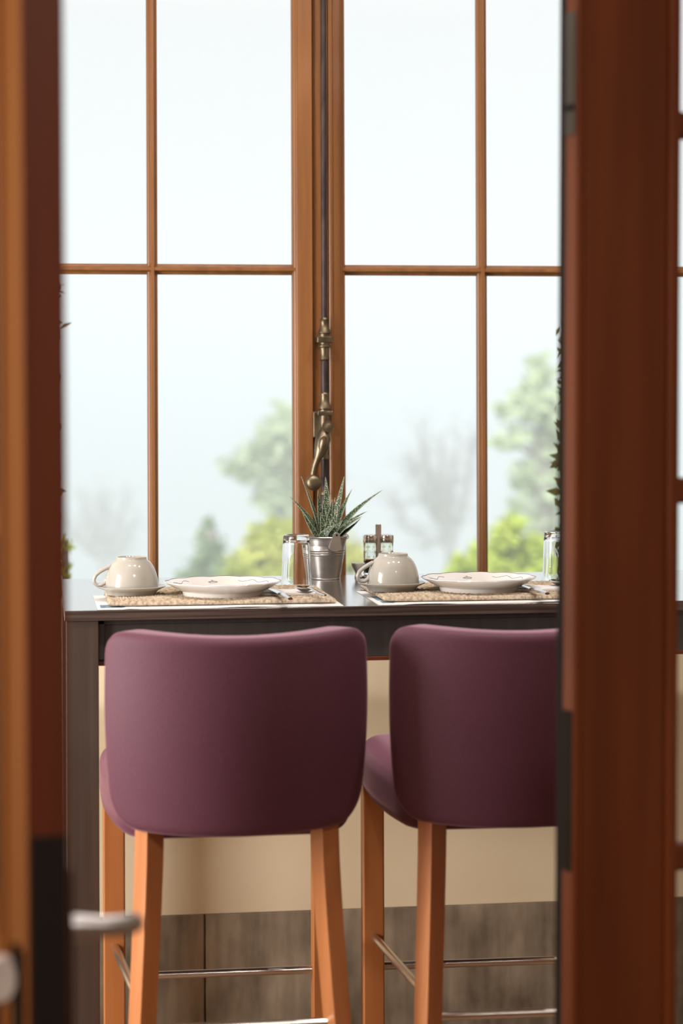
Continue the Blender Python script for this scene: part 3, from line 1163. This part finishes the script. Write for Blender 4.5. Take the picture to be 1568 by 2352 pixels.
# ear of the bucket, turned to the front
ea = ony(765, 1240, BK[1] - .047) - Vector(BK)
ang = atan2(ea.y, ea.x)
er = MB()
out = [(-.0105, -.012), (-.0118, -.017), (-.009, -.0215), (-.003, -.024), (.003, -.0238), (.0085, -.020), (.0105, -.014), (.0085, -.008), (.0065, .001), (.0055, .0048), (.003, .0078), (0, .0088), (-.003, .0078), (-.0055, .0048), (-.0065, .001)]
Me = Matrix.Translation((.0468 * cos(-pi / 2 + .36), .0468 * sin(-pi / 2 + .36), .0885)) @ Matrix.Rotation(.22, 4, 'Z') @ Matrix.Rotation(radians(-8), 4, 'X') @ Matrix.Rotation(radians(8), 4, 'Y') @ Matrix.Scale(1.25, 4)
er.prism(out, -.0022, .0010, lambda u, v, d: Me @ Vector((u, d, v)))
er.build('handle_ear', M['zinc'], buck, bevel=.0006)
hole = MB().lathe([(0, 0), (.0017, 0), (.0017, .0006), (0, .0008)], 16, M=Me @ Matrix.Translation((0, -.0022, .0035)) @ Matrix.Rotation(pi / 2, 4, 'X'))
hole.build('ear_hole', M['dark_metal'], buck)
bailpts = [(.047 * cos(a) * 1.03, .047 * sin(a) * 1.0, .0885 + .004 * sin(a * 3)) for a in [(-pi / 2 + .36) + i * pi / 24 for i in range(1, 24)]]
MB().tube(bailpts, .0011, 8).build('wire_bail', M['zinc'], buck)


def bez(a, b, c, d, t):
    return a * (1 - t) ** 3 + b * 3 * t * (1 - t) ** 2 + c * 3 * t * t * (1 - t) + d * t ** 3


def leaf(base, mid, tip, w, face, th=.34):
    """pointed succulent leaf; face = direction its hollow side looks"""
    n = 16
    c1 = base + (mid - base) * .75
    c2 = mid + (tip - mid) * .25
    mb, mg = MB(), MB()
    rings, e1, e2 = [], [], []
    for i in range(n + 1):
        t = i / n
        p = bez(base, c1, c2, tip, t)
        tan = (bez(base, c1, c2, tip, min(1, t + .01)) - bez(base, c1, c2, tip, max(0, t - .01))).normalized()
        nr = (face - tan * face.dot(tan)).normalized()
        sd = tan.cross(nr)
        ww = w * (1 - t ** 1.6) * (.72 + .28 * min(1, t * 5)) + .0002
        hh = ww * th * 1.3
        pts = [(-1, .15), (-.55, -.05), (0, -.18), (.55, -.05), (1, .15), (.8, -.55), (.3, -1.15), (-.3, -1.15), (-.8, -.55)]
        rings.append(mb.verts([p + sd * (u * ww) + nr * (v * hh) for u, v in pts]))
        e1.append(p - sd * ww + nr * .15 * hh)
        e2.append(p + sd * ww + nr * .15 * hh)
    for A, B in zip(rings, rings[1:]):
        for k in range(9):
            mb.face([A[k], A[(k + 1) % 9], B[(k + 1) % 9], B[k]])
    mb.face(rings[0][::-1])
    mb.face(rings[-1])
    o = mb.build('leaf', M['succulent'], pot, angle=80)
    for e in (e1, e2):
        # toothed pale margin
        r = [.00062 if i % 2 else .00030 for i in range(len(e))]
        sub = []
        for i in range(len(e) - 1):
            for k in range(3):
                sub.append(e[i].lerp(e[i + 1], k / 3))
        sub.append(e[-1])
        rr = [(.00075 if i % 2 else .00035) * (1 - .6 * i / len(sub)) for i in range(len(sub))]
        mg.tube(sub, rr, 5)
    mg.build('leaf_margin', M['succulent_margin'], o)


B0 = Vector(BK)


def LP(px, py, dy):
    return ony(px, py, BK[1] + dy) - B0


# base, mid, tip (pixel x, pixel y, offset in depth), half width
LV = [
    ((735, 1232, 0), (712, 1185, -.004), (664, 1140, -.006), .0100, (.5, -.5, .6)),
    ((738, 1232, .004), (715, 1150, .012), (691, 1094, .016), .0075, (.8, -.5, .3)),
    ((742, 1228, .006), (733, 1165, .012), (730, 1125, .012), .0095, (.6, -.8, .2)),
    ((750, 1225, .012), (752, 1145, .018), (747, 1096, .018), .0085, (-.2, -1, .1)),
    ((762, 1228, .008), (778, 1150, .018), (790, 1095, .024), .0078, (-.6, -.8, .2)),
    ((766, 1228, .004), (785, 1165, .010), (809, 1122, .014), .0085, (-.8, -.5, .3)),
    ((770, 1230, 0), (802, 1175, .002), (879, 1125, .004), .0105, (-.5, -.5, .7)),
    ((770, 1232, -.006), (797, 1196, -.008), (844, 1174, -.010), .0082, (-.4, -.5, .8)),
    ((768, 1234, -.010), (795, 1203, -.016), (832, 1186, -.020), .0085, (-.4, -.5, .8)),
    ((772, 1236, -.004), (802, 1216, -.010), (829, 1190, -.012), .0075, (-.5, -.4, .7)),
    ((758, 1230, -.002), (764, 1185, .002), (769, 1143, .004), .0068, (-.2, -1, .1)),
    ((750, 1230, -.004), (757, 1185, .0), (763, 1147, .0), .0068, (.2, -1, .1)),
    ((745, 1234, -.012), (742, 1205, -.014), (735, 1177, -.012), .0075, (.3, -1, .2)),
    ((750, 1236, -.018), (752, 1212, -.022), (757, 1190, -.020), .0085, (0, -1, .3)),
    ((740, 1238, -.020), (745, 1222, -.026), (770, 1205, -.030), .0095, (.1, -.8, .6)),
    ((730, 1236, -.014), (712, 1210, -.018), (694, 1176, -.018), .0085, (.5, -.7, .5)),
    ((745, 1228, .002), (745, 1180, .006), (742, 1150, .006), .0070, (.3, -1, .1)),
    ((755, 1232, -.010), (768, 1200, -.012), (775, 1168, -.010), .0070, (-.3, -1, .2)),
    ((758, 1234, -.014), (772, 1212, -.018), (786, 1196, -.020), .0070, (-.3, -.9, .4)),
]
for b_, m_, t_, w_, fc in LV:
    leaf(LP(*b_), LP(*m_), LP(*t_), w_, Vector(fc))
for px, dy in ((702, -.015), (708, -.02), (706, -.010)):
    q = LP(px + 6, 1236, dy)
    MB().lathe([(0, 0), (.005, .001), (.0065, .006), (.004, .0115), (0, .013)], 14, (q.x, q.y, .0735)).build('pup', M['succulent'], pot)

# ------------------------------------------------------------------ shakers in their stand
CR = Vector((.7125, 4.520, TT))
cs = thing('shaker_stand', CR, 0, 'chrome stand with a flat upright grip between the two shakers', 'shaker stand')
b = MB()
b.slab(.088, .050, .004, .022, .022, .0016, 30, 20, 2, lambda s, t, z: Vector((s, z - .025, t)))
b.build('base', M['steel'], cs, angle=60)
g = MB()
g.prism([(-.0062, .004), (-.0058, .03), (-.0052, .060), (-.0056, .084), (-.0060, .092), (-.0060, .1090), (-.0050, .1100), (.0050, .1100), (.0060, .1090), (.0060, .092), (.0056, .084), (.0052, .06), (.0058, .03), (.0062, .004)], -.002, .0025,
        lambda u, v, t: Vector((u, t, v)))
g.build('grip', M['chrome'], cs, bevel=.0008)


def make_shaker(dx, label, name, holes):
    t = thing(name, (CR.x + dx, CR.y, TT + .0043), 0, label, 'shaker')
    out = [(0, 0), (.0125, 0), (.0140, .0012), (.0143, .004), (.0143, .012), (.0136, .0145), (.0143, .017), (.0143, .030), (.0136, .0325), (.0143, .035), (.0143, .048), (.0136, .0505), (.0143, .053), (.0143, .066), (.0132, .068), (.0124, .068), (.0124, .006), (.011, .004), (0, .004)]
    MB().lathe(out, 48).build('jar', M['glass'], t, angle=50)
    MB().lathe([(0, .0672), (.0146, .0672), (.0152, .0680), (.0152, .0800), (.0145, .0825), (.011, .0842), (.006, .0850), (0, .0852)], 48).build('cap', M['steel'], t, angle=40)
    fill = principled(name + '_filling', holes, .9)
    MB().lathe([(0, .0042), (.0118, .0042), (.0120, .006), (.0120, .028), (0, .030)], 32).build('filling', fill, t)
    return t


make_shaker(-.0172, 'glass salt shaker with chrome cap, left of the stand grip', 'salt_shaker', (.78, .78, .76))
make_shaker(.0172, 'glass pepper shaker with chrome cap, right of the stand grip', 'pepper_shaker', (.50, .47, .42))
# toothpick cup clipped to the left of the shakers
tp = thing('sugar_dish', (CR.x - .046, CR.y - .022, TT), 0, 'small white dish half hidden behind the handle of the right cup', 'dish')
MB().lathe([(0, .0), (.007, .0), (.0085, .002), (.006, .008), (.008, .014), (.0135, .024), (.0145, .030), (.0135, .0305), (.0075, .018), (0, .016)], 36).build('bowl', M['porcelain_white'], tp, angle=50)

# ------------------------------------------------------------------ outside


def gz(y):
    return -1.2 - .19 * max(0, y - 5.5)


gb = MB()
n = 30
vv = {}
for i in range(n + 1):
    for j in range(n + 1):
        x = -90 + 180 * i / n
        y = 5.2 + 155 * (j / n) ** 1.4
        vv[i, j] = gb.bm.verts.new((x, y, gz(y) + (.4 * noise.noise(Vector((x * .1, y * .1, 0))) if j > 1 else 0)))
for i in range(n):
    for j in range(n):
        gb.face([vv[i, j], vv[i + 1, j], vv[i + 1, j + 1], vv[i, j + 1]])
struct('ground', gb, M['grass'], 'green garden slope falling to the lake outside the window', 'ground')
struct('lake', MB().box(-2500, 2500, 158, 5200, -31.2, -30.6), M['lake'], 'pale misty lake behind the garden trees', 'lake', smooth=False)


def blob_leaves(mb, c, R, count, size, squash=.85):
    for _ in range(int(count * .7)):
        v = Vector((random.gauss(0, .46), random.gauss(0, .46), random.gauss(0, .46)))
        p = c + Vector((v.x * R, v.y * R, v.z * R * squash))
        s = size * random.uniform(.6, 1.3)
        a = Vector((random.gauss(0, 1), random.gauss(0, 1), random.gauss(0, .6))).normalized()
        b2 = a.cross(Vector((random.gauss(0, 1), random.gauss(0, 1), random.gauss(0, 1)))).normalized()
        nn = a.cross(b2) * s * .12
        q = mb.verts([p - a * s, p + b2 * s * .42 + nn, p + a * s, p - b2 * s * .42 + nn])
        mb.face(q)


def tree(name, D, trunk_px, blobs, leafmat, label, cat, size, dens, group=None, bark='bark', tr=.009):
    base = dep(trunk_px[0][0], trunk_px[0][1], D)
    g0 = gz(base.y)
    root = thing(name, (base.x, base.y, g0), 0, label, cat, group)
    O = Vector((base.x, base.y, g0))
    sc = D / F
    tk = MB()
    pts = [Vector((0, 0, -.3))] + [dep(x, y, D) - O for x, y in trunk_px]
    r0 = tr * D * .55
    tk.tube(pts, [r0 * (1.15 - .85 * i / len(pts)) for i in range(len(pts))], 10)
    fol = MB()
    if cat == 'bush' or name == 'conifer':
        blobs = blobs + [(x + random.uniform(-15, 15), 1385 + 55 * k, 52) for k in range(3) for x in range(int(min(b[0] for b in blobs)) + 30, int(max(b[0] for b in blobs)), 48)]
    for (x, y, r) in blobs:
        c = dep(x, y, D + random.uniform(-1, 1) * r * sc * 1.2) - O
        near = min(pts[1:], key=lambda p: (p - c).length)
        low = near + Vector((0, 0, -r * sc * .4))
        tk.tube([low, low.lerp(c, .5) + Vector((0, 0, r * sc * .12)), c], [r0 * .35, r0 * .22, r0 * .08], 6)
        blob_leaves(fol, c, r * sc, int(dens * (r / 40) ** 2), size * D / 30)
    tk.build('trunk', M[bark], root)
    fo = fol.build('foliage', M[leafmat], root, smooth=False)
    return root


def bare_tree(name, D, trunk_px, limbs, label, twig_len, ntw, tr):
    base = dep(trunk_px[0][0], trunk_px[0][1], D)
    g0 = gz(base.y)
    root = thing(name, (base.x, base.y, g0), 0, label, 'tree', 'trees in the misty garden')
    O = Vector((base.x, base.y, g0))
    tk, tw = MB(), MB()
    r0 = tr
    pts = [Vector((0, 0, -.3))] + [dep(x, y, D) - O for x, y in trunk_px]
    tk.tube(pts, [r0 * (1.1 - .5 * i / len(pts)) for i in range(len(pts))], 10)
    for lim in limbs:
        dd = random.uniform(-.5, .5)
        lp = [dep(x, y, D + dd * k) - O for k, (x, y) in enumerate(lim)]
        tk.tube(lp, [r0 * (.55 - .4 * i / len(lp)) for i in range(len(lp))], 8)
        for _ in range(ntw):
            k = random.randint(0, len(lp) - 2)
            s = lp[k].lerp(lp[k + 1], random.random())
            d_ = (lp[k + 1] - lp[k]).normalized() + Vector((random.gauss(0, .6), random.gauss(0, .6), random.gauss(.2, .5)))
            e = s + d_.normalized() * twig_len * random.uniform(.5, 1.2)
            mid = s.lerp(e, .5) + Vector((random.gauss(0, .06), random.gauss(0, .06), random.gauss(0, .06))) * twig_len
            tw.tube([s, mid, e], [r0 * .10, r0 * .07, r0 * .03], 4, caps=False)
            for _ in range(2):
                e2 = mid + Vector((random.gauss(0, 1), random.gauss(0, 1), random.gauss(.3, 1))).normalized() * twig_len * .5
                tw.tube([mid, e2], [r0 * .06, r0 * .02], 4, caps=False)
    tk.build('trunk', M['bare_bark'], root)
    tw.build('twigs', M['bare_bark'], root)
    return root


G1 = 'trees in the misty garden'
bare_tree('bare_tree', 78, [(238, 1420), (240, 1320), (238, 1250)],
          [[(238, 1280), (215, 1220), (190, 1150)], [(238, 1260), (245, 1200), (240, 1140)], [(240, 1270), (270, 1210), (292, 1150)], [(238, 1290), (190, 1250), (165, 1210)], [(240, 1290), (290, 1240), (310, 1200)], [(238, 1300), (225, 1240), (228, 1160)]],
          'bare grey tree fading into mist behind the left cup', 1.1, 30, .24)
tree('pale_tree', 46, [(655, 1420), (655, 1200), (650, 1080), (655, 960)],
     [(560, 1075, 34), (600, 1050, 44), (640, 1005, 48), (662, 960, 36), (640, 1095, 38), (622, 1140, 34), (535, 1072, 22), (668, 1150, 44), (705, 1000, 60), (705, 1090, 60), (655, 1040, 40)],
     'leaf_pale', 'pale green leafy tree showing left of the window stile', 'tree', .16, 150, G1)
tree('conifer', 34, [(492, 1420), (490, 1300), (484, 1220)],
     [(482, 1205, 14), (480, 1232, 22), (492, 1262, 26), (478, 1262, 26), (498, 1296, 34), (466, 1296, 30), (500, 1330, 44), (452, 1330, 34), (420, 1322, 20)],
     'leaf_dark', 'small dark pointed conifer above the left plate', 'tree', .10, 230, G1)
tree('yellow_bush', 27, [(640, 1440), (640, 1330), (650, 1280)],
     [(596, 1240, 34), (640, 1232, 42), (668, 1262, 56), (575, 1292, 40), (620, 1305, 54), (700, 1262, 66), (765, 1272, 50), (808, 1284, 34), (555, 1328, 40), (660, 1325, 60)],
     'leaf_yellow', 'yellow-green spring bush left of the zinc bucket', 'bush', .10, 330, 'spring bushes below the window')
bare_tree('forked_tree', 58, [(1036, 1420), (1040, 1320), (1030, 1240)],
          [[(1034, 1250), (1010, 1170), (985, 1090), (965, 1010)], [(1034, 1240), (1030, 1150), (1045, 1060), (1052, 985)], [(1036, 1250), (1062, 1160), (1080, 1080), (1085, 1010)], [(1030, 1246), (985, 1240), (935, 1215), (905, 1150)], [(1020, 1210), (970, 1140), (950, 1070)], [(1032, 1220), (1020, 1130), (1010, 1040)]],
          'bare forked tree in mist above the right plate', 1.0, 34, .20)
tree('lime_bush', 24, [(1170, 1440), (1170, 1330), (1175, 1250)],
     [(1062, 1298, 30), (1110, 1276, 36), (1160, 1228, 36), (1178, 1200, 24), (1205, 1268, 48), (1250, 1292, 50), (1140, 1300, 50), (1200, 1325, 60), (1070, 1335, 40), (1030, 1338, 24), (1300, 1320, 60)],
     'leaf_lime', 'bright lime-green bush right of the forked tree', 'bush', .10, 330, 'spring bushes below the window')
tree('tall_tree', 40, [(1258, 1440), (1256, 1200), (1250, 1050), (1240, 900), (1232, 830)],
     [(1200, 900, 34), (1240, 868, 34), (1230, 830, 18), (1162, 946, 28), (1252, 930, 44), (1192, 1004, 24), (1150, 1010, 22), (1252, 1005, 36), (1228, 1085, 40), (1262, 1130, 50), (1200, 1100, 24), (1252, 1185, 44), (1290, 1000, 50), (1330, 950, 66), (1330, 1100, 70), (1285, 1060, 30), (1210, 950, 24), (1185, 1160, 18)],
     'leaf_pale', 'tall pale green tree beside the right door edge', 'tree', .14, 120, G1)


def vine(px, y, ys, label, dens, spread, size):
    top, bot = ony(px, ys[0], y), ony(px, ys[-1], y)
    root = thing('climbing_vine', (bot.x, bot.y, -1.2), 0, label, 'vine', 'climbers on the outside wall')
    O = Vector((bot.x, bot.y, -1.2))
    stem, fol = MB(), MB()
    pts = [Vector((0, 0, 0))]
    z0, z1 = bot.z - O.z, top.z - O.z
    for i in range(25):
        z = z0 + (z1 - z0) * i / 24
        pts.append(Vector((.012 * sin(i * 1.7), .012 * cos(i * 1.3), z)))
    stem.tube(pts, .0055, 8)
    for py in ys[1:-1] if dens == 0 else []:
        c = ony(px, py, y) - O
        for _ in range(3):
            blob_leaves(fol, c + Vector((random.uniform(-.004, spread), 0, random.uniform(-.02, .02))), .014, 2, size)
    for _ in range(dens):
        z = random.uniform(z0, z1)
        k = .4 + .6 * (1 - (z - z0) / (z1 - z0))
        blob_leaves(fol, Vector((random.gauss(0, spread * k), random.gauss(0, spread), z)), .02, 3, size)
    stem.build('stem', M['bark'], root)
    fol.build('foliage', M['leaf_vine'], root, smooth=False)


vine(1306, 5.25, (730, 1330), 'dark climbing vine hanging beside the right door edge', 130, .012, .022)
vine(124, 5.25, (630, 662, 756, 868, 1116, 1330), 'thin climbing vine with few dark leaves along the left door edge', 0, .02, .016)
# low shrub left of the cup, close to the house
sb = dep(146, 1300, 7.2)
sr = thing('potted_shrub', (sb.x, sb.y, gz(sb.y)), 0, 'small olive shrub at the far left of the window', 'shrub')
f1, f2 = MB(), MB()
O = Vector((sb.x, sb.y, gz(sb.y)))
f1.tube([(0, 0, -.1), (.01, 0, .8), dep(146, 1240, 7.2) - O], .012, 8)
for py in range(1240, 1345, 9):
    blob_leaves(f2, dep(143 + random.uniform(-12, 10), py, 7.2) - O, .022, 7, .02)
f1.build('stem', M['bark'], sr)
f2.build('foliage', M['leaf_yellow'], sr, smooth=False)

# mist over the lake and the slope
hm = bpy.data.materials.new('mist')
hm.use_nodes = True
N, L = hm.node_tree.nodes, hm.node_tree.links
N.remove(N['Principled BSDF'])
vs_ = N.new('ShaderNodeVolumeScatter')
vs_.inputs['Color'].default_value = (1.0, 1.0, 1.0, 1)
vs_.inputs['Density'].default_value = .0125
vs_.inputs['Anisotropy'].default_value = -0.25
va_ = N.new('ShaderNodeVolumeAbsorption')
va_.inputs['Color'].default_value = (.30, .405, .50, 1)
va_.inputs['Density'].default_value = .0094
ad_ = N.new('ShaderNodeAddShader')
L.new(vs_.outputs['Volume'], ad_.inputs[0])
L.new(va_.outputs['Volume'], ad_.inputs[1])
L.new(ad_.outputs['Shader'], N['Material Output'].inputs['Volume'])
mist = MB().box(-800, 800, 15, 1800, -34, 9).build('outside_mist', hm, smooth=False)
tag(mist, 'pale mist lying over the lake and far trees', 'mist', kind='stuff')
